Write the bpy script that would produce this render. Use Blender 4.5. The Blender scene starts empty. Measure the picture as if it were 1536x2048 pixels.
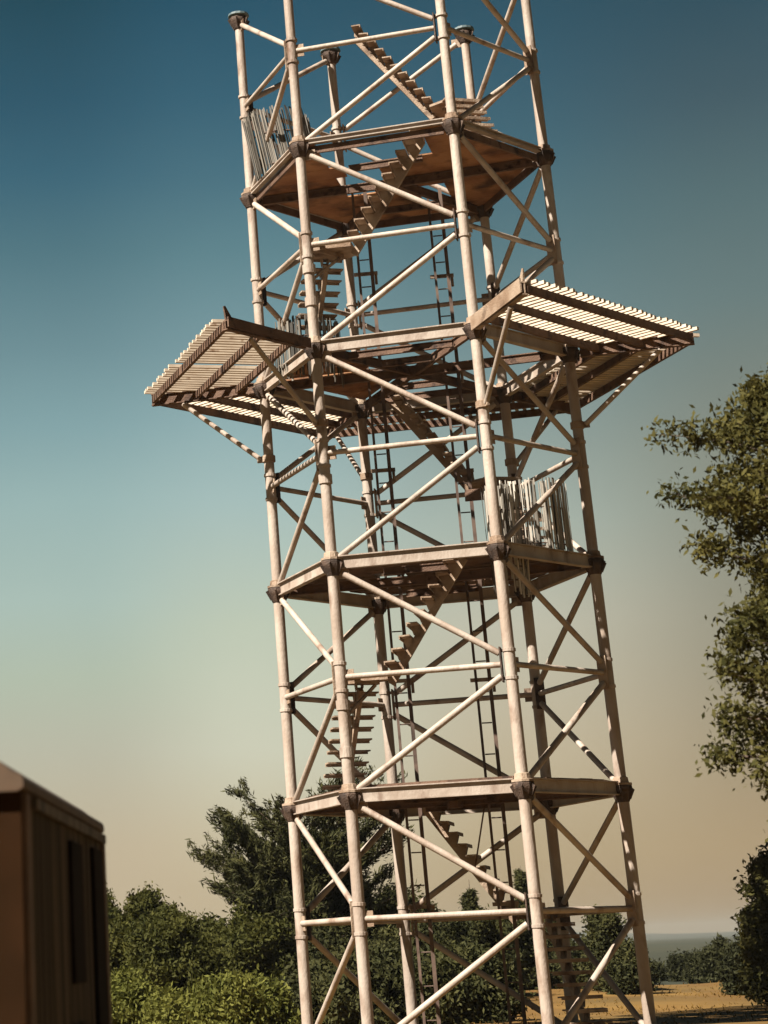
import bpy, math, random
import numpy as np
from mathutils import Vector, Matrix
rad = math.radians
sc = bpy.context.scene
COL = sc.collection

# ------------------------------------------------------------------ camera
CAM = Vector((16.1593, -37.2205, -0.5028))
RC = Matrix(((0.8391, 0.2207, 0.4971), (0.5425, -0.2737, -0.7942), (-0.0393, 0.9361, -0.3494)))
Q = np.array(RC); 
yaw, pitch, roll = 0.559300, 1.927800, -0.041900
RC = Matrix.Rotation(yaw, 3, 'Z') @ Matrix.Rotation(pitch, 3, 'X') @ Matrix.Rotation(roll, 3, 'Z')
FPX, U0, V0 = 4166.036, 201.175, 366.978
cam_d = bpy.data.cameras.new("camera"); cam = bpy.data.objects.new("camera", cam_d); COL.objects.link(cam)
cam.matrix_world = Matrix.Translation(CAM) @ RC.to_4x4()
cam_d.sensor_fit = 'HORIZONTAL'; cam_d.sensor_width = 36.0
cam_d.lens = FPX / 1536 * 36
cam_d.shift_x = (768 - U0) / 1536; cam_d.shift_y = -(1024 - V0) / 1536
cam_d.clip_start = 0.5; cam_d.clip_end = 20000
cam_d.dof.use_dof = True; cam_d.dof.focus_distance = 41.0; cam_d.dof.aperture_fstop = 2.4
sc.camera = cam
GZ = -2.05                                  # ground level

def ray(u, v):
    return (RC @ Vector(((u - U0) / FPX, -(v - V0) / FPX, -1.0)))
def gpos(u, dist, z=GZ):                    # a ground point in the direction of picture column u, dist metres away
    d = ray(u, 1890); h = Vector((d.x, d.y, 0)).normalized()
    p = CAM + h * dist
    return Vector((p.x, p.y, z))

# ------------------------------------------------------------------ world
SUN_AZ, SUN_EL = rad(-113), rad(47)
w = bpy.data.worlds.new("World"); sc.world = w; w.use_nodes = True
nt = w.node_tree; nt.nodes.clear()
def N(t, **k):
    n = nt.nodes.new(t)
    for a, b in k.items(): setattr(n, a, b)
    return n
def L(a, b): nt.links.new(a, b)
out = N('ShaderNodeOutputWorld'); bg = N('ShaderNodeBackground'); L(bg.outputs[0], out.inputs[0])
sky = N('ShaderNodeTexSky', sky_type='NISHITA', sun_disc=False, sun_elevation=SUN_EL, sun_rotation=math.pi/2 - SUN_AZ,
        air_density=1.0, dust_density=3.0, ozone_density=1.5)
tc = N('ShaderNodeTexCoord'); sep = N('ShaderNodeSeparateXYZ'); L(tc.outputs['Generated'], sep.inputs[0])
def s2l(c): return tuple(((x/255)/12.92 if x/255 < .04045 else ((x/255+.055)/1.055)**2.4) for x in c)
def sky_ramp(u, stops, zen):
    r = N('ShaderNodeValToRGB'); els = r.color_ramp.elements
    L(sep.outputs['Z'], r.inputs[0])
    pts = []
    for v, c in stops:
        d = ray(u, v).normalized(); pts.append((d.z, s2l(c)))
    pts.sort(); pts = [(-0.05 + 0.5*0, (0.09, 0.07, 0.045))] * 0 + pts
    pts += [(0.7, s2l(zen)), (1.0, s2l(zen))]
    while len(els) > 1: els.remove(els[-1])
    els[0].position = max(0, pts[0][0]); els[0].color = (*pts[0][1], 1)
    for p, c in pts[1:]:
        e = els.new(min(1, max(0, p))); e.color = (*c, 1)
    return r
left = sky_ramp(150, [(1910,(198,176,142)), (1700,(196,180,150)), (1500,(188,187,166)), (1350,(180,192,172)), (1200,(172,193,183)),
        (1000,(155,183,180)), (850,(132,165,168)), (700,(110,143,149)), (500,(82,120,130)), (350,(60,103,120)), (200,(46,88,106)), (0,(34,74,88))], (16, 34, 48))
right = sky_ramp(1400, [(1890,(166,140,106)), (1700,(174,150,113)), (1500,(162,146,117)), (1300,(150,143,121)), (1100,(143,143,126)),
        (900,(136,140,125)), (600,(106,126,124)), (400,(88,112,114)), (200,(68,92,100)), (0,(50,80,92))], (18, 32, 42))
mid1 = sky_ramp(480, [(1850,(194,172,134)), (1650,(204,193,163)), (1500,(207,207,184)), (1250,(193,203,182)), (1000,(167,191,187)), (850,(147,177,178)),
        (700,(124,157,162)), (500,(96,134,142)), (350,(74,114,128)), (200,(56,99,117)), (0,(40,83,102))], (16, 34, 48))
mid2 = sky_ramp(1020, [(1850,(176,150,112)), (1700,(186,165,128)), (1500,(196,182,152)), (1250,(195,192,171)), (1050,(170,182,170)), (900,(148,164,157)), (700,(118,144,145)),
        (500,(92,124,130)), (300,(68,106,119)), (150,(56,94,110)), (0,(46,84,100))], (16, 34, 46))
r0_, r1_ = ray(120, 1000).normalized(), ray(1400, 1000).normalized()
ax = Vector((r1_.x - r0_.x, r1_.y - r0_.y, 0)).normalized()
dot = N('ShaderNodeVectorMath', operation='DOT_PRODUCT'); L(tc.outputs['Generated'], dot.inputs[0]); dot.inputs[1].default_value = ax
cur = left.outputs[0]
for (ua, ub, nxt) in ((150, 480, mid1), (540, 1000, mid2), (1000, 1560, right)):
    mr = N('ShaderNodeMapRange', interpolation_type='SMOOTHSTEP'); L(dot.outputs['Value'], mr.inputs[0])
    mr.inputs[1].default_value = ray(ua, 1000).normalized().dot(ax); mr.inputs[2].default_value = ray(ub, 1000).normalized().dot(ax)
    mx = N('ShaderNodeMix', data_type='RGBA'); L(mr.outputs[0], mx.inputs[0]); L(cur, mx.inputs[6]); L(nxt.outputs[0], mx.inputs[7]); cur = mx.outputs[2]
noi = N('ShaderNodeTexNoise'); noi.inputs['Scale'].default_value = 9; noi.inputs['Detail'].default_value = 5; L(tc.outputs['Generated'], noi.inputs['Vector'])
nm = N('ShaderNodeMapRange'); L(noi.outputs[0], nm.inputs[0]); nm.inputs[3].default_value = .94; nm.inputs[4].default_value = 1.06
SKY_STR = 0.08; EXPO = 2 ** 1.7
k1 = N('ShaderNodeMix', data_type='RGBA', blend_type='MULTIPLY'); k1.inputs[0].default_value = 1
L(mx.outputs[2], k1.inputs[6]); L(nm.outputs[0], k1.inputs[7])
k2 = N('ShaderNodeVectorMath', operation='SCALE'); L(k1.outputs[2], k2.inputs[0]); k2.inputs['Scale'].default_value = 0.96 / SKY_STR / EXPO
k3 = N('ShaderNodeVectorMath', operation='SCALE'); L(sky.outputs[0], k3.inputs[0]); k3.inputs['Scale'].default_value = 0.04 / EXPO
k4 = N('ShaderNodeVectorMath', operation='ADD'); L(k2.outputs[0], k4.inputs[0]); L(k3.outputs[0], k4.inputs[1])
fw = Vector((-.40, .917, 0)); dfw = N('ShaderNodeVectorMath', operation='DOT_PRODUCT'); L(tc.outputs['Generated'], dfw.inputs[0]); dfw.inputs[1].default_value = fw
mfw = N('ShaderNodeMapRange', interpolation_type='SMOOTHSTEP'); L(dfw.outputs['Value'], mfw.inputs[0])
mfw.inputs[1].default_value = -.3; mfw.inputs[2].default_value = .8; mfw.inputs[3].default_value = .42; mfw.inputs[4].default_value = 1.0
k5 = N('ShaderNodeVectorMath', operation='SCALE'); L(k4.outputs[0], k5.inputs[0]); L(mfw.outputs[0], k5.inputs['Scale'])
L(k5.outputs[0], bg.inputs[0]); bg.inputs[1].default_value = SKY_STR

sun_d = bpy.data.lights.new("sun", 'SUN'); sun = bpy.data.objects.new("sun", sun_d); COL.objects.link(sun)
sun_d.energy = 4.6; sun_d.angle = rad(0.5); sun_d.color = (1.0, 0.91, 0.79)
sdir = Vector((math.cos(SUN_AZ)*math.cos(SUN_EL), math.sin(SUN_AZ)*math.cos(SUN_EL), math.sin(SUN_EL)))
sun.rotation_euler = sdir.to_track_quat('Z', 'Y').to_euler(); sun.location = sdir * 60
vs = sc.view_settings; vs.view_transform = 'Standard'; vs.look = 'None'; vs.exposure = 1.7; vs.gamma = 1; vs.use_curve_mapping = False

# ------------------------------------------------------------------ materials
def mat(name, c1, c2=None, scale=3.0, rough=.6, detail=6, c3=None, s3=1.0, lo3=.55, hi3=.7, bump=0, bscale=40, metal=0, coord='Object', trans=0, stretch=None, island=0, lo=.38, hi=.62, spec=.3, vary=0):
    m = bpy.data.materials.new(name); m.use_nodes = True; t = m.node_tree; t.nodes.clear()
    n = lambda ty, **k: [setattr(x := t.nodes.new(ty), a, b) for a, b in k.items()] and x or x if k else t.nodes.new(ty)
    def n(ty, **k):
        x = t.nodes.new(ty)
        for a, b in k.items(): setattr(x, a, b)
        return x
    l = t.links.new
    o = n('ShaderNodeOutputMaterial'); p = n('ShaderNodeBsdfPrincipled'); l(p.outputs[0], o.inputs[0])
    p.inputs['Roughness'].default_value = rough; p.inputs['Metallic'].default_value = metal
    p.inputs['Specular IOR Level'].default_value = spec
    g = n('ShaderNodeTexCoord') ; co = g.outputs[coord]
    if stretch:
        mp = n('ShaderNodeMapping'); mp.inputs['Scale'].default_value = stretch; l(co, mp.inputs[0]); co = mp.outputs[0]
    def noise(sc_, lo_, hi_, d=detail):
        q = n('ShaderNodeTexNoise'); q.inputs['Scale'].default_value = sc_; q.inputs['Detail'].default_value = d; l(co, q.inputs['Vector'])
        r = n('ShaderNodeMapRange'); l(q.outputs[0], r.inputs[0]); r.inputs[1].default_value = lo_; r.inputs[2].default_value = hi_; return r.outputs[0]
    c2 = c2 or c1
    mxn = n('ShaderNodeMix', data_type='RGBA'); mxn.inputs[6].default_value = (*c1, 1); mxn.inputs[7].default_value = (*c2, 1)
    if island:
        ge = n('ShaderNodeNewGeometry'); ad = n('ShaderNodeMath', operation='MULTIPLY_ADD'); l(ge.outputs['Random Per Island'], ad.inputs[0]); ad.inputs[1].default_value = island
        ns = n('ShaderNodeMath', operation='MULTIPLY'); l(noise(scale, lo, hi), ns.inputs[0]); ns.inputs[1].default_value = 1 - island
        l(ns.outputs[0], ad.inputs[2]); l(ad.outputs[0], mxn.inputs[0])
    else: l(noise(scale, lo, hi), mxn.inputs[0])
    col = mxn.outputs[2]
    if c3:
        m3 = n('ShaderNodeMix', data_type='RGBA'); l(noise(s3, lo3, hi3, 10), m3.inputs[0]); l(col, m3.inputs[6]); m3.inputs[7].default_value = (*c3, 1); col = m3.outputs[2]
    if vary:
        oi = n('ShaderNodeObjectInfo'); vr = n('ShaderNodeMapRange'); l(oi.outputs['Random'], vr.inputs[0]); vr.inputs[3].default_value = 1 - vary; vr.inputs[4].default_value = 1 + vary*.4
        vm = n('ShaderNodeVectorMath', operation='SCALE'); l(col, vm.inputs[0]); l(vr.outputs[0], vm.inputs['Scale']); col = vm.outputs[0]
    l(col, p.inputs['Base Color'])
    if bump:
        b = n('ShaderNodeBump'); b.inputs['Strength'].default_value = bump; b.inputs['Distance'].default_value = .02
        l(noise(bscale, .3, .7), b.inputs['Height']); l(b.outputs[0], p.inputs['Normal'])
    if trans:
        tr = n('ShaderNodeBsdfTranslucent'); l(col, tr.inputs[0]); ms = n('ShaderNodeMixShader'); ms.inputs[0].default_value = trans
        l(p.outputs[0], ms.inputs[1]); l(tr.outputs[0], ms.inputs[2]); l(ms.outputs[0], o.inputs[0])
    return m
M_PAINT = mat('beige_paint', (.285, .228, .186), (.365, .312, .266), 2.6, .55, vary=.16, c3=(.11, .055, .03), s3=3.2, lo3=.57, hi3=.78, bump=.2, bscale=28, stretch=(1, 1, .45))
M_PAINT2 = mat('worn_beige_paint', (.19, .128, .085), (.31, .24, .18), 2.2, .7, c3=(.06, .032, .018), s3=2.6, lo3=.54, hi3=.70, bump=.35, bscale=30)
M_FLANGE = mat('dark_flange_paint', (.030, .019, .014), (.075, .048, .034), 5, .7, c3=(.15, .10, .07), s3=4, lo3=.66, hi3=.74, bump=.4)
M_CAP = mat('blue_grey_cap', (.05, .08, .09), (.12, .16, .17), 6, .6)
M_DECK = mat('rusty_deck_plate', (.19, .085, .040), (.31, .16, .075), 1.3, .8, c3=(.06, .025, .012), s3=1.6, lo3=.5, hi3=.68, bump=.4, bscale=12)
M_BATTEN = mat('bleached_batten', (.56, .48, .38), (.46, .38, .295), 4, .85, c3=(.2, .12, .07), s3=3, lo3=.62, hi3=.72)
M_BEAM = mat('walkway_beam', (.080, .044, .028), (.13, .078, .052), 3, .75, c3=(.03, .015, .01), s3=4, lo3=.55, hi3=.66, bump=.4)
M_RAIL = mat('ladder_steel', (.07, .045, .035), (.11, .075, .058), 4, .6, c3=(.03, .02, .015), s3=3)
M_SLAT = mat('weathered_slat', (.56, .52, .45), (.020, .017, .014), 3, .5, island=.92)
M_SLAT2 = mat('dark_weathered_slat', (.20, .18, .15), (.012, .011, .009), 3, .6, island=.92)
M_BARK = mat('bark', (.05, .035, .025), (.11, .08, .055), 6, .9, bump=.6)
def leafmat(name, a, b, tr=.3): return mat(name, a, b, .9, .75, trans=tr, island=.45, spec=.12)
M_CYP = leafmat('dark_needles', (.018, .021, .007), (.050, .048, .014), .15)
M_LARCH = leafmat('olive_leaf', (.024, .027, .007), (.090, .078, .020), .3)
M_BUSH = leafmat('bush_leaf', (.022, .027, .006), (.066, .064, .013), .3)
M_LIGHT = leafmat('light_bush_leaf', (.064, .072, .014), (.15, .148, .032), .35)
M_FAR = leafmat('far_leaf', (.014, .016, .006), (.032, .033, .012), .15)

# ------------------------------------------------------------------ helpers
def tag(o, label=None, cat=None, group=None, kind=None):
    if label: o['label'] = label
    if cat: o['category'] = cat
    if group: o['group'] = group
    if kind: o['kind'] = kind
    return o
def empty(name, loc=(0, 0, 0)):
    o = bpy.data.objects.new(name, None); COL.objects.link(o); o.location = loc; o.empty_display_size = .3; return o
class MB:
    def __init__(s): s.v = []; s.f = []; s.sm = []
    def poly(s, vs, fs, smooth=False):
        b = len(s.v); s.v += [tuple(x) for x in vs]
        for f in fs: s.f.append(tuple(b + i for i in f)); s.sm.append(smooth)
    def frame(s, p, q, up=Vector((0, 0, 1))):
        d = (q - p).normalized()
        x = d.cross(up)
        if x.length < 1e-4: x = d.cross(Vector((1, 0, 0)))
        x.normalize(); return d, x, x.cross(d).normalized()
    def beam(s, p, q, w, h, up=Vector((0, 0, 1)), taper=1.0):      # w across, h along up
        p = Vector(p); q = Vector(q); d, x, y = s.frame(p, q, up)
        vs = []
        for c, k in ((p, 1), (q, taper)):
            for a, b in ((-1, -1), (1, -1), (1, 1), (-1, 1)): vs.append(c + x*a*w*.5*k + y*b*h*.5*k)
        s.poly(vs, [(3, 2, 1, 0), (4, 5, 6, 7), (0, 1, 5, 4), (1, 2, 6, 5), (2, 3, 7, 6), (3, 0, 4, 7)])
    def channel(s, p, q, w, h, t=.02):                              # web plus two flanges, open on one side
        p = Vector(p); q = Vector(q); d, x, y = s.frame(p, q)
        s.beam(p, q, t, h - 2*t - .002)
        o = y * (h - t) * .5
        s.beam(p + o, q + o, w, t); s.beam(p - o, q - o, w, t)
    def tube(s, pts, rads, n=12, caps=True):
        pts = [Vector(p) for p in pts]; vs = []; fs = []
        for i, p in enumerate(pts):
            a = pts[max(0, i-1)]; b = pts[min(len(pts)-1, i+1)]
            d, x, y = s.frame(a, b, Vector((0, 0, 1)) if abs((b-a).normalized().z) < .95 else Vector((0, 1, 0)))
            for k in range(n):
                t = 2*math.pi*k/n; vs.append(p + (x*math.cos(t) + y*math.sin(t)) * rads[i])
        for i in range(len(pts)-1):
            for k in range(n):
                k2 = (k+1) % n; fs.append((i*n+k2, i*n+k, (i+1)*n+k, (i+1)*n+k2))
        s.poly(vs, fs, True)
        if caps:
            s.poly(vs[:n], [tuple(range(n))]); s.poly(vs[-n:], [tuple(reversed(range(n)))])
    def lathe(s, c, prof, n=16):                                    # prof: list of (r, z)
        c = Vector(c); vs = []; fs = []
        for r, z in prof:
            for k in range(n):
                t = 2*math.pi*k/n; vs.append(c + Vector((r*math.cos(t), r*math.sin(t), z)))
        for i in range(len(prof)-1):
            for k in range(n):
                k2 = (k+1) % n; fs.append((i*n+k, i*n+k2, (i+1)*n+k2, (i+1)*n+k))
        fs.append(tuple(reversed(range(n)))); fs.append(tuple((len(prof)-1)*n+k for k in range(n)))
        s.poly(vs, fs)
    def prism(s, pts, z0, z1):
        n = len(pts); vs = [(x, y, z0) for x, y in pts] + [(x, y, z1) for x, y in pts]
        fs = [tuple(reversed(range(n))), tuple(range(n, 2*n))] + [(i, (i+1) % n, n+(i+1) % n, n+i) for i in range(n)]
        s.poly(vs, fs)
    def build(s, name, m, parent=None, loc=None):
        me = bpy.data.meshes.new(name); me.from_pydata(s.v, [], s.f); me.update()
        me.polygons.foreach_set('use_smooth', s.sm)
        me.materials.append(m); o = bpy.data.objects.new(name, me); COL.objects.link(o)
        if parent: o.parent = parent; o.matrix_parent_inverse = Matrix.Translation(-parent.location)if parent.type=='EMPTY' else Matrix()
        return o

# ------------------------------------------------------------------ tower
H = 4.0905; TH = 3.4177; R0 = 3.0
OFF = [(-.012, -.009), (-.003, .035), (.010, .018), (.021, -.029), (-.008, -.007), (-.010, -.008)]
def lx(i):
    a = TH + i*math.pi/3; o = OFF[i % 6]
    return Vector(((math.cos(a)+o[0])*R0, (math.sin(a)+o[1])*R0, 0))
def lz(l): return -H*(l - 4.5)
def node(i, l): v = lx(i % 6).copy(); v.z = lz(l); return v
def hexp(i, r, l): a = TH + i*math.pi/3; return Vector((math.cos(a)*r, math.sin(a)*r, lz(l)))
Z = Vector((0, 0, 1))
A, B, C_, D, E_, F = range(6)
rng = random.Random(7)
tower = empty('steel_tower', (0, 0, GZ))
tag(tower, 'tall six-legged steel lattice tower in beige paint with zigzag stairs and slatted walkway', 'tower')
LEGR = .103
for i in range(6):
    mb = MB()
    segs = []
    for l in (5.02, 4, 3, 2, 1, 0): segs.append(node(i, l))
    mb.tube(segs, [LEGR*1.04, LEGR*1.02, LEGR, LEGR*.97, LEGR*.93, LEGR*.9], 18)
    if i == B:
        for l in (1.62, 1.78, 3.62, 3.82, 2.62):
            c = node(i, l); mb.lathe(c, [(LEGR*.97, -.09), (LEGR+.024, -.085), (LEGR+.024, .085), (LEGR*.97, .09)], 16)
    leg = mb.build('leg', M_PAINT, tower)
    for l in (0, 1, 2, 3, 4):
        f = MB(); c = node(i, l) + Vector((0, 0, .02))
        f.lathe(c, [(LEGR+.006, -.26), (.12, -.25), (.192, -.08), (.198, -.05), (.198, .0), (.192, .02), (LEGR+.006, .025)], 10)
        for k in range(6):
            a = TH + k*math.pi/3 + math.pi/6; f.beam(c + Vector((math.cos(a)*.13, math.sin(a)*.13, -.2)), c + Vector((math.cos(a)*.225, math.sin(a)*.225, -.03)), .014, .06)
        if l == 0:
            g = MB(); g.lathe(c, [(.20, .027), (.23, .05), (.22, .1), (.09, .14)], 14); g.build('leg_cap', M_CAP, leg)
        f.build('flange', M_FLANGE, leg)
        if l:
            pl = MB(); pl.lathe(c, [(LEGR+.008, .027), (.20, .03), (.20, .07), (.15, .08), (.135, .17), (LEGR+.008, .18)], 10); pl.build('flange_plate', M_PAINT2, leg)
# braces: every face is a K whose point sits on the middle of the next leg
BR = .057
for i in range(6):
    j = (i+1) % 6
    for n in range(5):
        mid = node(j, n+.5); midi = node(i, n+.5); topn = node(i, n); botn = node(i, n+1)
        face = (mid - midi).normalized()
        Kp = mid - face*(LEGR + .05)
        def rr(): return BR*(1 + .08*(rng.random()-.5))
        m_ = MB(); a_ = topn - Z*.22 + face*.2; b_ = Kp + Z*.2 - face*.02; m_.tube([a_, b_], [rr()]*2, 12); m_.build('brace', M_PAINT, tower)
        if not (n == 4):
            a_ = botn + Z*.10 + face*.14
        else: a_ = botn + Z*.05 + face*.14
        m_ = MB(); m_.tube([a_, Kp - Z*.2 - face*.02], [rr()]*2, 12)
        m_.build('brace', M_PAINT, tower)
        m_ = MB(); m_.tube([midi + face*(LEGR*.9), Kp - face*.01], [BR*.9]*2, 12); m_.build('brace', M_PAINT, tower)
        g = MB()
        for s_ in (-1, 1): g.beam(Kp + Z*(-.30), Kp + Z*.30, .025, .20, up=face.cross(Z)) if s_ == 1 else None
        for dz in (-.24, .24):
            g.beam(Kp + Z*dz, mid - face*LEGR*.6 + Z*dz, .12, .045)
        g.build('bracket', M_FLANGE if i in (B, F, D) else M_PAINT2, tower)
        for dz in (-.24, .24):
            g = MB(); g.lathe(mid + Z*dz, [(LEGR+.004, -.03), (LEGR+.018, -.026), (LEGR+.018, .026), (LEGR+.004, .03)], 14); g.build('clamp_ring', M_PAINT, tower)
        g = MB(); tn = topn - Z*.2; g.beam(tn + face*LEGR*.8, tn + face*.30, .018, .20); g.build('gusset', M_PAINT2, tower)
        g = MB(); g.beam(midi + face*LEGR*.8 + Z*0, midi + face*.24, .02, .26); g.build('gusset', M_PAINT2, tower)
# ring beams
def ringbeam(i, l, r_in=.16, w=.12, h=.26, m=M_PAINT):
    a = node(i, l); b = node((i+1) % 6, l); f = (b-a).normalized(); nrm = f.cross(Z)
    dz_ = Z*(.07 if l == 1 else 0); mb = MB(); mb.channel(a + f*r_in + dz_, b - f*r_in + dz_, w, h); return mb.build('ring_beam', m, tower)
for l in (1, 2, 3, 4):
    for i in range(6): ringbeam(i, l, h=.11 if l == 1 else .24)
# interior framing
def ibeam(a, b, w=.1, h=.2, m=M_BEAM, name='floor_beam'):
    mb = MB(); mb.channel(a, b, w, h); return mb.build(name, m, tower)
for l in (1, 2, 3, 4):
    dz = -Z*(.03 if l > 1 else .115)
    c = Vector((0, 0, lz(l)))
    for k in range(6):
        p = node(k, l)
        if l in (2,) or (l in (1,) and k in (0, 3, 4, 5)) or (l in (3, 4) and k in (0, 3)):
            dd = (c - p).normalized(); ibeam(p + dd*.25 + dz, c - dd*.14 + dz, .08, .18)
    mb = MB(); mb.prism([(c.x+.15*math.cos(k*math.pi/3+TH), c.y+.15*math.sin(k*math.pi/3+TH)) for k in range(6)], c.z - .13 + dz.z, c.z+.1+dz.z); mb.build('hub_plate', M_BEAM, tower)
    for t in ((.38, .72) if l == 2 else (.55,)):
        for i in (B, E_):
            a = (node(i, l)*t + c*(1-t)); a.z = c.z; b = (node(i+1, l)*t + c*(1-t)); b.z = c.z
            d_ = (b-a).normalized(); ibeam(a + d_*.09 + dz*1.6, b - d_*.09 + dz*1.6, .07, .14)
# decks of plates with openings, plates run parallel to face B-C
fB = (lx(C_) - lx(B)).normalized(); fN = Vector((fB.y, -fB.x, 0))        # fN points out of face B-C
AP = R0*math.cos(math.pi/6)
LADDERS = [(-.78, .45), (.76, 1.05)]                                # lateral, depth seen from the front
Lr = Vector((.917, .400, 0)); Ld = Vector((-.400, .917, 0))
def deck(l, pitch, thick, keep, holes, seed, m=M_DECK, wobble=0):
    r = random.Random(seed); v = -AP + .1; z = lz(l) + (.125 if l > 1 else -.012)
    mb = MB()
    while v < AP - .12:
        v1 = min(v + pitch - .012, AP - .1)
        def half(vv): return (R0 - abs(vv)/math.cos(math.pi/6)*.5)*1.0 - .12
        iv = [(-1e9, 1e9)]
        spans = [(-1.0, 1.0)]
        cuts = [h for h in holes if h[2] < v1 - .02 and h[3] > v + .02]
        segs = [(-10., 10.)]
        for h in cuts:
            ns = []
            for a, b in segs:
                if h[1] <= a or h[0] >= b: ns.append((a, b)); continue
                if h[0] > a: ns.append((a, h[0]))
                if h[1] < b: ns.append((h[1], b))
            segs = ns
        for a, b in segs:
            if not keep(v, r): continue  # a missing plate
            x0a, x1a = max(a, -half(v)), min(b, half(v)); x0b, x1b = max(a, -half(v1)), min(b, half(v1))
            if x1a - x0a < .1 or x1b - x0b < .1: continue
            w_ = (r.random()-.5)*wobble
            P = [fB*x0a + fN*v, fB*x1a + fN*v, fB*x1b + fN*v1, fB*x0b + fN*v1]
            mb.prism([(p.x, p.y) for p in P][::-1], z + w_, z + thick + w_)
        v += pitch
    return mb.build('deck', m, tower)
hBC = (-1.15, .95, 1.36, 2.42); hEF = (-.95, 1.15, -2.42, -1.36)
def lad_hole(k):
    s, d = LADDERS[k]; p = Lr*s + Ld*d; u, v = p.dot(fB), p.dot(fN); return (u-.3, u+.3, v-.3, v+.3)
deck(1, .6, .03, lambda v, r: True, [hBC, lad_hole(0), lad_hole(1), (-.9, -.2, .3, .8)], 1)
deck(2, .35, .04, lambda v, r: v < -99, [hEF], 2)
deck(3, .3, .04, lambda v, r: r.random() < .95, [hBC, lad_hole(0), lad_hole(1)], 3, M_BEAM, wobble=.02)
deck(4, .3, .04, lambda v, r: r.random() < .95, [hEF, lad_hole(0), lad_hole(1)], 4, M_BEAM, wobble=.02)
# level 2: solid deck in the two left sectors only
mb = MB(); z2 = lz(2) + .12
a, b, f_ = lx(A)*.92, lx(B)*.92, lx(F)*.92
cc = Vector((0, 0, 0))
for tri, t0, t1 in (((a, b), .0, .55), ((f_, a), .0, .95)):
    n_ = 6
    for k in range(n_):
        s0 = t0 + (t1-t0)*k/n_; s1 = t0 + (t1-t0)*(k+1)/n_ - .01
        p, q = tri
        if tri[0] is a: p, q = tri[0], tri[1]
        P = [p.lerp(q, s0), p.lerp(q, s1), (p.lerp(q, s1))*.35, (p.lerp(q, s0))*.35]
        mb.prism([(x.x, x.y) for x in P], z2, z2+.035)
mb.build('deck', M_DECK, tower)
for i in range(6):                                                      # dark rim joists under the top deck
    a = node(i, 1); b = node(i+1, 1); f = (b-a).normalized(); nn = f.cross(Z); a = a - nn*.06 - Z*.09; b = b - nn*.06 - Z*.09
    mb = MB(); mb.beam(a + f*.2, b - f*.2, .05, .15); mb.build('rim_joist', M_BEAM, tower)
mb = MB(); pc, pd = node(C_, 2), node(D, 2); dcd = (pd-pc).normalized(); nin = -(dcd.cross(Z))  # added strip of plates inside edge C-D, put in to shade leg D
nin = nin if nin.dot(Vector((0, 0, lz(2))) - pc) > 0 else -nin
for k in range(5):
    a0_ = .35 + k*.44; P = [pc + dcd*a0_ + nin*.08, pc + dcd*(a0_+.43) + nin*.08, pc + dcd*(a0_+.43) + nin*.50, pc + dcd*a0_ + nin*.50]
    mb.prism([(x.x, x.y) for x in P], lz(2)+.14, lz(2)+.17)
mb.build('deck', M_DECK, tower)
# stairs
RI = 2.2
def hi(i): a = TH + i*math.pi/3; return Vector((math.cos(a)*RI, math.sin(a)*RI, 0))
def flight(i, z0, z1, start=.42, end=.42, w=.80):
    a = hi(i); b = hi(i+1); d = (b-a).normalized(); n = Vector((d.y, -d.x, 0))
    p = a + d*start; q = b - d*end; p.z = z0; q.z = z1
    n_r = 10
    mb = MB(); mb.beam(p - Z*.17, q - Z*.17, .09, .13, up=Z)
    root = mb.build('stair_flight', M_PAINT2, tower)
    for k in range(1, n_r+1):
        t = (k-.5)/n_r; c = p.lerp(q, t); c.z = z0 + (z1-z0)*k/n_r - .02
        run = (q-p).to_2d().length/n_r
        m_ = MB(); tilt = rng.uniform(-.012, .012)
        m_.beam(c - d*(run*.75) + Z*tilt, c + d*(run*.55), w, .026)
        m_.beam(c - d*(run*.75) + Z*(tilt-.033), c - d*(run*.75 - .02) + Z*(tilt-.033), w, .036)
        P = [c - d*run*.6, c + d*run*.5, c + d*run*.55 - Z*.1, c - d*run*.25 - Z*.17]
        for s in (-.06, .06):
            th_ = n*.006; Pq = [x + n*s - Z*.0145 for x in P]
            vs_ = [x - th_ for x in Pq] + [x + th_ for x in Pq]
            m_.poly(vs_, [(0, 1, 2, 3), (7, 6, 5, 4), (0, 4, 5, 1), (1, 5, 6, 2), (2, 6, 7, 3), (3, 7, 4, 0)])
        m_.build('tread', M_PAINT2, root)
def landing(i, z):
    c = hi(i); c.z = z; a = hi(i-1); b = hi(i+1)
    u = (c - Vector((a.x, a.y, z))).normalized(); v = Z.cross(u)
    mb = MB(); s = .43
    d1 = (Vector((a.x, a.y, z)) - c).normalized(); d2 = (Vector((b.x, b.y, z)) - c).normalized()
    o = Vector((c.x, c.y, 0)).normalized()
    n1 = Vector((d1.y, -d1.x, 0)); n1 = n1 if n1.dot(o) > 0 else -n1
    n2 = Vector((d2.y, -d2.x, 0)); n2 = n2 if n2.dot(o) > 0 else -n2
    P = [c + d1*s + n1*.4, c + d1*s - n1*.4, c + d2*s - n2*.4, c + d2*s + n2*.4, c + o*.55]
    ang = sorted(P, key=lambda p: math.atan2((p-c).y, (p-c).x))
    mb.prism([(p.x, p.y) for p in ang], z - .05, z)
    r_ = mb.build('landing', M_PAINT2, tower)
    m2 = MB(); lp = lx(i).copy(); lp.z = z - .09
    for pt in (P[0], P[3]): m2.beam(Vector((pt.x, pt.y, z-.09)), lp - o*.12, .06, .07)
    m2.beam(c - o*.3 - Z*.09, lp - o*.14 - Z*.0, .06, .075)
    m2.beam(c - o*.2 - Z*.14, lp - o*.13 - Z*.6, .05, .05)
    m2.build('support_arm', M_PAINT2, r_)
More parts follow.
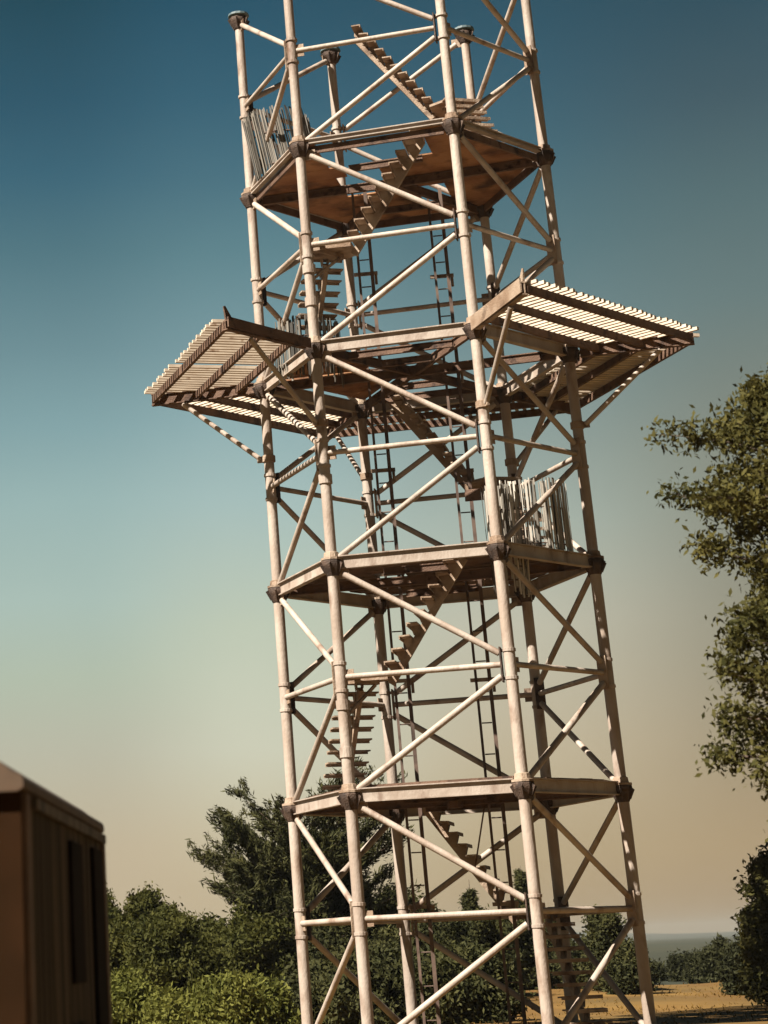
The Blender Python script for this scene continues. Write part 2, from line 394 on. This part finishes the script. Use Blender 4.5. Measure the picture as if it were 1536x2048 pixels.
for n in range(5):                                                     # storey between level n+1 and level n
    i0 = D if n % 2 == 0 else A
    zb, zm, zt = lz(n+1) + (.15 if n < 4 else 0), lz(n+.5) + .05, lz(n) + .15
    flight(i0, zb, zm); landing(i0+1, zm); flight(i0+1, zm, zt, end=.25)
# hanging board under level 4, near the lower landing
# ladders
for s, d in LADDERS:
    c = Lr*s + Ld*d; root = None
    mb = MB(); hw = .13
    for k in (-1, 1):
        p = c + Lr*hw*k; mb.beam((p.x, p.y, lz(5)), (p.x, p.y, lz(1)+.05), .05 if k < 0 else .07, .07, up=Ld)
    lad = mb.build('ladder', M_RAIL, tower)
    z = lz(5) + .3
    while z < lz(1) - .1:
        m_ = MB(); m_.tube([c - Lr*(hw-.03) + Z*(z-c.z), c + Lr*(hw-.04) + Z*(z-c.z)], [.014, .014], 6); m_.build('rung', M_RAIL, lad); z += .58
    for l in (1.5, 2, 2.5, 3, 3.5, 4, 4.5):
        p = c + Ld*.06; p.z = lz(l) + .2; m_ = MB()
        m_.beam(p - Lr*.24, p + Lr*.24, .05, .07)
        m_.beam(p + Lr*.2 - Z*.036, p + Lr*.2 - Z*.24, .03, .05)
        m_.build('wall_bracket', M_PAINT2, lad)
# walkway around level 2
RO = 5.55
def hseg(i, ra, l=2):
    return hexp(i, ra, l), hexp(i+1, ra, l)
zs = lz(2)
for i in (A, C_, D, E_, F):
    mb = MB()
    for ra, h_, m_ in ((5.38, .15, 0), (4.45, .14, 0), (3.62, .14, 0)):
        p, q = hseg(i, ra); d = (q-p).normalized(); o = Z*(-.0)
        mb.beam(p + d*.05 + o, q - d*.05 + o, .07, h_)
    seg = mb.build('walkway_segment', M_BEAM, tower)
    bt = MB(); p, q = hseg(i, RO); d = (q-p).normalized(); nrm = Vector((d.y, -d.x, 0)); Lh = (q-p).length; mid = (p+q)/2
    nb = 33; r_ = random.Random(i+20)
    for k in range(nb):
        x = -Lh/2 + (k+.5)*Lh/nb
        apo = RO*math.cos(math.pi/6); inner = max(3.42*math.cos(math.pi/6), abs(x)/math.tan(math.pi/6) + .0)
        if inner > apo - .25: continue
        if r_.random() < .01: continue
        c0 = d*x + nrm*(inner + .05); c1 = d*x + nrm*(apo + .04 + r_.uniform(-.03, .05))
        zz = zs + .120
        q0 = Vector((c0.x, c0.y, zz + r_.uniform(-.006, .006))); q1 = Vector((c1.x, c1.y, zz + r_.uniform(-.006, .006)))
        bt.beam(q0, q1, .066*r_.uniform(.85, 1.1), .06)
    bt.build('batten_floor', M_BATTEN, seg)
for i in range(6):
    mb = MB(); a = hexp(i, 3.25, 2); b = hexp(i, 5.4, 2)
    mb.channel(a, b, .1, .24 if i != B else .18)
    if i in (B, C_):                                                    # free ends stand out as boards with an upturned tip
        o = (b-a).normalized(); up_ = Z
        mb.beam(b + Z*(.125) - o*.10, b + Z*.36 + o*.0, .05, .16, up=o, taper=.35)
        side = o.cross(Z) * (.075 if i == C_ else -.075)
        mb.beam(a - o*.1 + side + Z*.02, b + side + Z*.05, .03, .26 if i == C_ else .19)
    rb = mb.build('outrigger', M_PAINT2 if i == C_ else M_BEAM, tower)  # B's shaded side deepened by the darker beam colour; lit C keeps the paint
    st = MB(); top = hexp(i, 4.75, 2) - Z*.15; bot = node(i, 2.36); dd = Vector((bot.x, bot.y, 0)).normalized()
    st.tube([top, bot + dd*(LEGR+.05)], [.05, .05], 10); st.build('strut', M_PAINT, rb)
    cl = MB(); cl.lathe(bot, [(LEGR+.01, -.07), (LEGR+.03, -.06), (LEGR+.03, .06), (LEGR+.01, .07)], 14)
    cl.beam(bot + dd*(LEGR+.02), bot + dd*(LEGR+.13), .05, .12); cl.build('strut_clamp', M_PAINT2, rb)
# stair guards: curved screens of thin upright slats
def guard(c, rad_, a0, a1, z0, z1, n, seed, tilt=(0, 0), drop=0, m=M_SLAT):
    r = random.Random(seed); mb = MB()
    for k in range(n):
        t = a0 + (a1-a0)*(k + r.uniform(-.25, .25))/n
        if r.random() < .12: continue
        for layer in (0, 1):
            if layer and r.random() < .45: continue
            rr = rad_ + r.uniform(-.03, .03) + layer*.05
            tt = t + layer*r.uniform(-.05, .05)
            p = c + Vector((math.cos(tt)*rr, math.sin(tt)*rr, 0)); nrm = Vector((math.cos(tt), math.sin(tt), 0))
            top = p + Vector((tilt[0], tilt[1], 0)) + Vector((r.uniform(-.02, .02), r.uniform(-.02, .02), 0))
            lo = z0 - (r.uniform(0, drop) if drop else 0) + r.uniform(-.04, .1); hi_ = z1 + r.uniform(-.1, .05)
            p = Vector((p.x, p.y, lo)); top.z = hi_
            mb.beam(p, top, r.uniform(.008, .014), r.uniform(.014, .045), up=nrm.cross(Z))
    g = mb.build('guard_screen', m, tower)
    hp = MB()
    for fz in (.12, .62):
        z = z0 + (z1-z0)*fz; pts = [c + Vector((math.cos(a0+(a1-a0)*k/14)*rad_ + tilt[0]*fz, math.sin(a0+(a1-a0)*k/14)*rad_ + tilt[1]*fz, z - c.z)) for k in range(15)]
        hp.tube(pts, [.016]*15, 6)
    hp.build('hoop', M_RAIL, g)
def fl(s, d, z): p = Lr*s + Ld*d; return Vector((p.x, p.y, z))
va = math.atan2(Lr.y, Lr.x)
guard(fl(1.86, -.75, 0), .70, va - math.pi, va + .1, lz(3)+.1, lz(3)+1.45, 66, 5)
guard(fl(1.42, -1.2, 0), .28, va - math.pi, va + 1.2, lz(3)-.45, lz(3)+.05, 30, 8, drop=.25)
guard(fl(1.30, -1.5, 0), .22, va - math.pi, va + 1.0, lz(3)+.1, lz(3)+1.35, 36, 9)
guard(fl(-2.15, -.2, 0), .62, va + math.pi*.9, va + 2*math.pi+.2, lz(1)+.12, lz(1)+1.5, 86, 6, tilt=(-.20, -.06), m=M_SLAT2)
guard(fl(-2.05, -.4, 0), .62, va + math.pi, va + 2*math.pi+.3, lz(2)+.0, lz(2)+1.0, 56, 7, drop=.3, m=M_SLAT2)
# plates beside the guards
mb = MB(); mb.beam(fl(.75, -.5, lz(3)+1.42), fl(1.6, -.9, lz(3)+1.36), .04, .22); mb.build('guard_board', M_BEAM, tower); mb = MB(); mb.beam(fl(-2.9, .1, lz(1)+1.5), fl(-2.35, -.1, lz(1)+1.3), .04, .2); mb.build('guard_board', M_BEAM, tower)
mb = MB(); mb.beam(fl(.55, .6, lz(4)-.1), fl(.25, .5, lz(4)-1.25), .03, .2, up=Ld); mb.build('hanging_board', M_BEAM, tower)

# ------------------------------------------------------------------ ground
def sheet(name, pts, z, m, kind='structure'):
    mb = MB(); mb.poly([(x, y, z) for x, y in pts], [tuple(range(len(pts)))]); o = mb.build(name, m); tag(o, kind=kind); return o
M_GROUND = mat('far_land', (.016, .019, .010), (.028, .028, .014), .01, .95, c3=(.04, .034, .018), s3=.004, lo3=.52, hi3=.6)
M_FIELD = mat('dry_grass_field', (.100, .051, .009), (.145, .082, .017), .25, .95, c3=(.058, .038, .009), s3=.22, lo3=.45, hi3=.75, bump=.4, bscale=4)
BIG = 4200
sheet('ground', [(-BIG, -BIG), (BIG, -BIG), (BIG, BIG), (-BIG, BIG)], GZ - .05, M_GROUND)
# field: a gently rolling sheet
def fh(x, y):
    return .10*math.sin(x*.21+1)*math.cos(y*.17) + .05*math.sin(x*.6)*math.sin(y*.5+2)
mb = MB(); nx, ny = 90, 90
fx = lambda i: -62 + i*1.5; fy = lambda j: -60 + j*1.0
def inside(x, y):
    p = Vector((x, y, 0)) - Vector((CAM.x, CAM.y, 0)); return p.length
vs = []; fs = []
for j in range(ny+1):
    for i in range(nx+1):
        x, y = fx(i), fy(j); q = inside(x, y); z = GZ + fh(x, y)*min(1, max(0, (q-20)/20))
        e = 70 + 2.0*math.sin(x*.12)
        z += .22*min(1, max(0, (q-48)/20))
        if q > e: z -= min(.7, (q-e)*.14)
        vs.append((x, y, z))
for j in range(ny):
    for i in range(nx): a = j*(nx+1)+i; fs.append((a, a+1, a+nx+2, a+nx+1))
mb.poly(vs, fs, True); tag(mb.build('field', M_FIELD), kind='structure')
# grass tufts over the part of the field that shows
def quads_mesh(name, V, m, parent=None):                              # V: (n,4,3)
    n = len(V); me = bpy.data.meshes.new(name)
    me.vertices.add(n*4); me.vertices.foreach_set('co', np.asarray(V, dtype=np.float32).ravel())
    me.loops.add(n*4); me.loops.foreach_set('vertex_index', np.arange(n*4, dtype=np.int32))
    me.polygons.add(n); me.polygons.foreach_set('loop_start', np.arange(0, n*4, 4, dtype=np.int32)); 
    me.update(calc_edges=True); me.materials.append(m)
    o = bpy.data.objects.new(name, me); COL.objects.link(o)
    if parent:
        o.parent = parent; o.matrix_parent_inverse = Matrix.Translation(-parent.location)
    return o
M_STRAW = mat('straw', (.105, .060, .012), (.15, .09, .022), .5, .9, island=.5, trans=.3, spec=.1)
rs = np.random.RandomState(3)
nG = 3500
uu = rs.uniform(880, 1600, nG); dd_ = 38 + 33*rs.rand(nG)**.8
P = np.array([gpos(u, d) for u, d in zip(uu, dd_)])
patch = np.sin(P[:, 0]*.9)*np.sin(P[:, 1]*.8+1) + rs.randn(nG)*.5
P = P[patch > -.1]; n = len(P)
P[:, 2] = [GZ + fh(x, y)*min(1, max(0, (inside(x, y)-20)/20)) + .22*min(1, max(0, (inside(x, y)-48)/20)) - .02 for x, y in P[:, :2]]
ang = rs.uniform(0, 2*np.pi, n); hh = rs.uniform(.03, .09, n); wv = np.stack([np.cos(ang), np.sin(ang), 0*ang], 1)*.02
ln = rs.randn(n, 3)*.06; ln[:, 2] = hh
quads_mesh('grass', np.stack([P-wv, P+wv, P+ln+wv*.3, P+ln-wv*.3], 1), M_STRAW)['kind'] = 'stuff'
# far ridge
mb = MB(); vs = []; fs = []
pts = []
K = 40
for k in range(K+1):
    u = -900 + k*(3600/K); d = 2600
    g = gpos(u, d); h = 6 + 7*math.sin(k*.35) + 4*math.sin(k*.9+1)
    g2 = gpos(u, d+900); vs += [(g.x, g.y, GZ-.1), (g2.x, g2.y, GZ + max(3, h)), ]
for k in range(K): a = 2*k; fs.append((a, a+2, a+3, a+1))
mb.poly(vs, fs, True); tag(mb.build('hill', M_GROUND), kind='structure')

# ------------------------------------------------------------------ trees
def leaves(cent, dirs, n_per, spread, size, aspect, rs, align=0.0, flat=0.0):
    """leaf quads scattered round twig points; align pulls the long side along the twig"""
    c = np.repeat(cent, n_per, 0); d = np.repeat(dirs, n_per, 0); n = len(c)
    off = rs.randn(n, 3)*spread
    if flat: off[:, 2] *= (1-flat)
    c = c + off
    a = rs.randn(n, 3); a /= np.linalg.norm(a, axis=1)[:, None]; a = a*(1-align) + d*align; a /= np.linalg.norm(a, axis=1)[:, None]
    b = np.cross(a, rs.randn(n, 3)); b /= np.linalg.norm(b, axis=1)[:, None]
    s = size*rs.uniform(.6, 1.35, n)[:, None]
    l = a*s*aspect; w_ = b*s
    return np.stack([c - l, c - w_*.55 - l*.1, c + l, c + w_*.55 - l*.1], 1)
def tree(name, label, cat, base, height, prof, m, seed, h0=.12, limbs=40, twigs=7, per=20, spread=.16, size=.05, aspect=1.5,
         up=.35, align=.2, flat=0, group=None, stems=1, trunk_r=None, twiglen=.35, tuft=0, lean=(0, 0), droop=0, topspike=0):
    rs = np.random.RandomState(seed); r = random.Random(seed)
    root = empty(name, base); tag(root, label, cat, group)
    wood = MB(); C0 = []; D0 = []
    tr = trunk_r or height*.018
    for s in range(stems):
        sa = r.uniform(0, 6.28); so = Vector((math.cos(sa), math.sin(sa), 0))*(height*.12 if stems > 1 else 0)
        sh = height*(1 if s == 0 else r.uniform(.72, .95))
        tp = Vector(base) + so*1.5 + Vector((lean[0], lean[1], sh))
        b0 = Vector(base) - Z*.15
        path = [b0.lerp(tp, t) + Vector((r.uniform(-1, 1), r.uniform(-1, 1), 0))*height*.008*(0 if t == 0 else 1) for t in (0, .25, .5, .75, 1)]
        wood.tube(path, [tr*1.15, tr*.85, tr*.6, tr*.36, tr*.08], 8)
        nl = max(4, limbs//stems)
        for k in range(nl):
            t = h0 + (1-h0)*((k+r.random())/nl)**.9
            az = k*2.39996 + r.uniform(-.5, .5)
            o = b0.lerp(tp, min(.99, t))
            ln_ = prof(t)*r.uniform(.62, 1.12)
            if ln_ < .08: continue
            u_ = up*r.uniform(.4, 1.5) + topspike*t*t
            dv = Vector((math.cos(az), math.sin(az), u_)).normalized()
            e = o + dv*ln_; e.z -= droop*ln_*ln_*.1
            mid_ = o.lerp(e, .5) + Z*ln_*.05 + Vector((r.uniform(-1, 1), r.uniform(-1, 1), r.uniform(-.5, .5)))*ln_*.08
            lr = max(.008, tr*.33*(1-t*.6)*min(1, ln_/1.5+.3)); wood.tube([o, mid_, e], [lr, lr*.6, lr*.15], 5, caps=False)
            for q in range(twigs):
                s_ = .22 + .78*(q+r.random())/twigs
                pp = (o.lerp(mid_, s_*2) if s_ < .5 else mid_.lerp(e, s_*2-1))
                tl = twiglen*ln_*(1.15-s_*.7)*r.uniform(.5, 1.25) + .06
                ta = az + r.choice((-1, 1))*r.uniform(.3, 1.2)
                td = Vector((math.cos(ta), math.sin(ta), u_*r.uniform(.3, 1.8))).normalized()
                te = pp + td*tl
                if tl > .25: wood.tube([pp, te], [lr*.3, lr*.08], 4, caps=False)
                npt = 3 if not tuft else tuft
                for j in range(npt):
                    g = pp.lerp(te, (j+.7)/npt); C0.append(g[:]); D0.append(td[:])
            C0.append(e[:]); D0.append(dv[:])
    wood.build('trunk', M_BARK, root)
    Cn = np.array(C0); Dn = np.array(D0)
    V = leaves(Cn, Dn, per, spread, size, aspect, rs, align, flat)
    V = V[V[:, :, 2].min(1) > GZ - .05]
    quads_mesh('crown', V, m, root)
    return root
def dome(R, k=1.0):                                                     # rounded outline
    return lambda t: R*(math.sin(math.pi*min(1, max(0, t*.86+.12)))**.7)*k
def cone(R): return lambda t: R*(1.02-t)**.85
# big tree at the right, crown leaves of it hang into the picture
def prof_right(t):
    y = 1.55 + (t*7.77 - 1.55)/.703
    pts = [(0, 0), (2.7, 0), (3.1, 1.1), (4.2, 1.7), (5.2, 1.75), (5.9, 1.7), (6.5, .9), (6.9, 1.1), (7.4, 1.9), (8.3, 2.1), (9.0, 1.9), (9.5, 1.5), (9.9, .7), (10.8, .2)]
    for (a, ra), (b, rb) in zip(pts, pts[1:]):
        if y <= b: return .703*max(0, ra + (rb-ra)*(y-a)/(b-a))
    return .1
tree('broadleaf_tree', 'tall ragged olive tree at the right edge with branches reaching high against the sky', 'tree',
     gpos(1722, 26), 7.77, prof_right, M_LARCH, 11, h0=.27, limbs=66, twigs=8, per=26, spread=.10, size=.036, aspect=1.3, up=.28, align=.1, flat=0, trunk_r=.15, twiglen=.36)
# dark conifer behind the tower at the left
tree('cypress_tree', 'big dark spreading conifer with spiky branch tips right behind the left leg of the tower', 'tree',
     gpos(604, 58), 3.6, lambda t: 2.55 + .6*t if t > .2 else 2.4, M_CYP, 21, h0=.06, limbs=120, twigs=12, per=14, spread=.055, size=.034, aspect=2.8,
     up=.55, align=.55, stems=3, trunk_r=.16, twiglen=.36, tuft=4, topspike=.5)
# shrubs and trees behind
specs = [
 # u, dist, height, radius, kind
 (232, 62, 3.15, .7, 'bush'), (312, 60, 3.1, .65, 'bush'), (385, 56, 2.3, 1.1, 'bush'), (455, 54, 2.2, 1.1, 'bush'), (250, 56, 2.4, 1.4, 'bush'), (330, 52, 2.1, 1.3, 'bush'), (520, 53, 2.0, 1.2, 'bush'),
 (250, 44, 1.0, .75, 'light'), (340, 43, .6, .6, 'light'), (440, 42, .85, .7, 'light'), (520, 43, .8, .6, 'light'),
 (690, 60, 2.9, 1.5, 'dark'), (770, 63, 2.7, 1.4, 'dark'), (860, 66, 2.5, 1.4, 'dark'), (930, 62, 2.0, 1.5, 'dark'), (1010, 66, 2.1, 1.3, 'dark'), (1085, 68, 1.8, 1.0, 'dark'), (1150, 66, 1.3, .9, 'dark'), (660, 54, 1.8, 1.3, 'dark'), (800, 55, 1.6, 1.3, 'dark'),
 (612, 47, 1.0, .9, 'dark'), (700, 46, 1.15, .9, 'dark'), (785, 47, 1.3, .9, 'dark'), (870, 46, 1.1, .9, 'dark'), (950, 47, 1.2, .9, 'dark'),
 (1215, 64, 2.1, .65, 'dark'), (1240, 62, 1.2, .6, 'dark'),
]
LB = {'bush': ['tall mid green shrub with a narrow pointed top just right of the shed', 'green shrub with one bud-like tip standing above its neighbours', 'broad olive shrub touching the dark conifer on its left side', 'rounded green shrub in front of the dark conifer',
               'dense dark green shrub low beside the shed wall', 'rounded green shrub in the middle of the left thicket', 'low green shrub under the dark conifer'],
      'light': ['sunny yellow green bush at the foot of the shed wall', 'low yellow green bush between two taller sunny bushes', 'bright yellow green bush lowest in the left thicket with a raised tip', 'small yellow green bush next to the left tower leg'],
      'dark': ['dark tree seen between the two front left tower legs', 'dark tree seen behind the back left tower leg', 'dark tree seen behind the left ladder near the ground', 'low dark shrub behind the middle of the tower', 'dark tree seen behind the right ladder near the ground',
               'dark tree seen behind the lowest stair flight', 'dark rounded tree seen just right of the lowest stair flight', 'low dark shrub seen at the foot of the front left legs', 'low dark shrub seen through the lowest left bay of the tower',
               'low dark shrub just behind the foot of the leftmost tower leg', 'low dark shrub just behind the second front leg from the left', 'low dark shrub just behind the left ladder at the bottom edge', 'low dark shrub in the middle of the bottom edge between the two ladders',
               'low dark shrub just behind the right ladder at the bottom edge',
               'loose dark tree seen through the right face of the tower above the golden field', 'low dark shrub at the edge of the golden field by the right tower leg']}
cnt = {'bush': 0, 'light': 0, 'dark': 0}
for k, (u, d, h, R_, kd) in enumerate(specs):
    lab = LB[kd][cnt[kd]]; cnt[kd] += 1
    m_ = {'bush': M_BUSH, 'light': M_LIGHT, 'dark': M_CYP}[kd]
    tree('shrub' if kd != 'dark' else ('tree' if 'tree' in lab else 'shrub'), lab, 'tree' if ' tree' in lab[:20] else 'shrub', gpos(u, d), h, (lambda R_: (lambda t: R_*(1.2-t*.85)))(R_), m_, 40+k, h0=.03, limbs=46, twigs=9, per=15,
         spread=.12, size=.05 if kd != 'light' else .045, aspect=1.3, up=.6, align=.2, stems=3, trunk_r=.05, twiglen=.4, topspike=.5,
         group={'bush': 'green shrubs of the left thicket', 'light': 'sunny bushes in front of the left thicket', 'dark': 'dark trees and shrubs behind the tower'}[kd])
for k, (u, d, h, R_, lab) in enumerate([(948, 70, 3.5, .33, 'small pointed conifer tip seen between the two ladders'), (1056, 72, 3.9, .38, 'pointed conifer top seen right at the front right tower leg')]):
    tree('conifer_tree', lab, 'conifer', gpos(u, d), h, cone(R_*1.6), M_CYP, 80+k, h0=.05, limbs=70, twigs=6, per=12, spread=.06, size=.035, aspect=2.2, up=.15, align=.5, trunk_r=.07, twiglen=.35, tuft=3, group='small conifers behind the tower')
RT = [(1525, 52, 2.5, .5, 'dark olive tree at the right edge under the overhanging crown'), (1585, 50, 2.9, .8, 'dark tree filling the lower right corner'), (1478, 60, 1.2, .5, 'dark rounded tree left of the lower right corner trees'),
      (1428, 76, 1.15, .35, 'small dark tree with two thin tips at the far edge of the field'), (1390, 82, .7, .4, 'low dark bush at the far edge of the field')]
for k, (u, d, h, R_, lab) in enumerate(RT):
    tree('tree', lab, 'tree', gpos(u, d), h, (lambda R_: (lambda t: R_*(1.12-t*.6)))(R_), M_FAR if k > 1 else M_LARCH, 100+k, h0=.04, limbs=34 if k < 2 else 50, twigs=8, per=14, spread=.11, size=.05, aspect=1.4, up=.5, stems=2, trunk_r=.06, twiglen=.4, topspike=.4, group='trees at the right edge of the field')
FT = [(1285, 84, .5, .3), (1308, 90, .4, .3), (1345, 88, 1.0, .16), (1368, 90, .9, .18), (1262, 80, .5, .35)]
FL = ['tiny dark bush just right of the tower leg at the far field edge', 'lowest pale bush of the far row on the field edge', 'slim dark bush standing upright at the far field edge', 'slim dark bush next to the low bush at the far field edge', 'small bush partly behind the right tower leg at the far field edge']
for k, (u, d, h, R_) in enumerate(FT):
    tree('shrub', FL[k], 'bush', gpos(u, d), h, (lambda R_: (lambda t: R_*(1.1-t*.7)))(R_), M_FAR, 130+k, h0=.05, limbs=26, twigs=6, per=12, spread=.1, size=.05, aspect=1.4, up=.6, stems=1, trunk_r=.04, twiglen=.4, group='row of far bushes on the field edge')

# ------------------------------------------------------------------ shed at the left
M_CORR = mat('weathered_corrugated_sheet', (.042, .032, .023), (.125, .097, .070), 1.2, .7, c3=(.012, .008, .006), s3=1.1, lo3=.46, hi3=.58, stretch=(8, 8, .22), bump=.3, bscale=8)  # vertical streaks: stains, also painted in to give the shaded ribs contrast
M_RUSTW = mat('rusty_brown_sheet', (.017, .008, .003), (.030, .013, .005), 1.4, .9, c3=(.02, .008, .003), s3=2, spec=.04)
M_ROOF = mat('rusty_roof_edge', (.045, .026, .014), (.085, .054, .032), 2, .7, c3=(.05, .025, .012), s3=2)
M_HOLE = mat('dark_opening', (.008, .006, .006), (.014, .010, .009), 2, .9, spec=.03)
# side wall runs away from the camera; corners found from the near and the far upright edges
P0 = gpos(40, 12.0); P1 = gpos(201, 16.4)
shed = empty('metal_shed', P0); tag(shed, 'weathered corrugated metal shed or trailer with rusty brown end, cut off by the left edge', 'shed')
d = (P1-P0); Ls = Vector((d.x, d.y, 0)).length; d.normalize(); nrm = Vector((d.y, -d.x, 0)); 
if nrm.dot(Vector((CAM.x, CAM.y, 0)) - Vector((P0.x, P0.y, 0))) < 0: nrm = -nrm
HT = GZ + 2.53
mb = MB(); pts = []; s = .14; rib = .13
NN = int(Ls/rib)
vs = []
for k in range(NN*4+1):
    t = s + (Ls-s*2)*k/(NN*4); o_ = (0, .048, .048, 0)[k % 4]
    p = P0 + d*t + nrm*o_; vs += [(p.x, p.y, GZ-.1), (p.x, p.y, HT-.10)]
mb.poly(vs, [(2*k, 2*k+2, 2*k+3, 2*k+1) for k in range(NN*4)])
inn = -nrm*.04
mb.beam(P0 + d*s + inn + Z*1.26, P0 + d*(Ls-s) + inn + Z*1.26, .05, 2.5)
wall = mb.build('side_wall', M_CORR, shed)
M_POST = mat('dark_post', (.06, .035, .022), (.10, .06, .04), 3, .7)
for t in (.05, Ls-.05): 
    mb = MB(); p = P0 + d*t; mb.beam(Vector((p.x, p.y, GZ-.1)), Vector((p.x, p.y, HT-.1)), .16, .12, up=nrm); mb.build('corner_post', M_POST, shed)
W = 2.6; q0 = P0 + nrm*.03
mb = MB(); e0 = q0 - d*.03; mb.beam(Vector((e0.x, e0.y, 0)) + Z*(GZ+1.2) , Vector((e0.x, e0.y, 0)) - nrm*W + Z*(GZ+1.2), .05, 2.6); mb.build('end_wall', M_RUSTW, shed)
# roof: rounded edge along the wall
mb = MB(); prof = []
for k in range(7): a = k/6*math.pi/2; prof.append((.055*math.cos(a) + .0, .05*math.sin(a)))
prof = [(.055, -.03)] + prof + [(-.10, .13), (-.6, .30), (-1.3, .38), (-2., .30), (-W, .05), (-W-.06, -.03), (-W, -.05), (.02, -.05)]
va_ = []; n = len(prof)
for t in (-.12, Ls+.05):
    for a, b in prof:
        p = P0 + d*t + nrm*a; va_.append((p.x, p.y, HT - .04 + b))
mb.poly(va_, [(k, (k+1) % n, n+(k+1) % n, n+k) for k in range(n)] + [tuple(reversed(range(n))), tuple(range(n, 2*n))]); mb.build('roof', M_ROOF, shed)
# recesses with dark panels, lower lip and rail
def panel(t0, t1, z0, z1, m, name, dep=.06):
    mb = MB(); a = P0 + d*t0 + nrm*dep; b = P0 + d*t1 + nrm*dep; zc = GZ + (z0+z1)/2
    mb.beam(Vector((a.x, a.y, zc)), Vector((b.x, b.y, zc)), .03, z1-z0); return mb.build(name, m, shed)
panel(Ls*.46, Ls*.60, 1.42, 2.28, M_HOLE, 'window')
panel(Ls*.44, Ls*.62, .1, 1.18, mat('dark_rusty_door', (.022, .013, .009), (.045, .026, .017), 2, .85, spec=.05), 'door')
panel(Ls*.78, Ls*.92, 1.0, 2.3, M_HOLE, 'window')
panel(.2, Ls-.2, 1.0, 1.06, M_CORR, 'rub_rail', .075)
panel(.2, Ls-.2, 2.36, 2.42, M_CORR, 'rub_rail', .075)

# ------------------------------------------------------------------ haze
hz = MB(); hb = 4210
hz.prism([(-hb, -hb), (hb, -hb), (hb, hb), (-hb, hb)], GZ - 1.1, 24)
M_HAZE = bpy.data.materials.new('haze'); M_HAZE.use_nodes = True; t = M_HAZE.node_tree; t.nodes.clear()
ho = t.nodes.new('ShaderNodeOutputMaterial'); hv = t.nodes.new('ShaderNodeVolumePrincipled'); t.links.new(hv.outputs[0], ho.inputs['Volume'])
hv.inputs['Color'].default_value = (.42, .46, .46, 1); hv.inputs['Density'].default_value = .00016
tag(hz.build('haze', M_HAZE), kind='stuff')
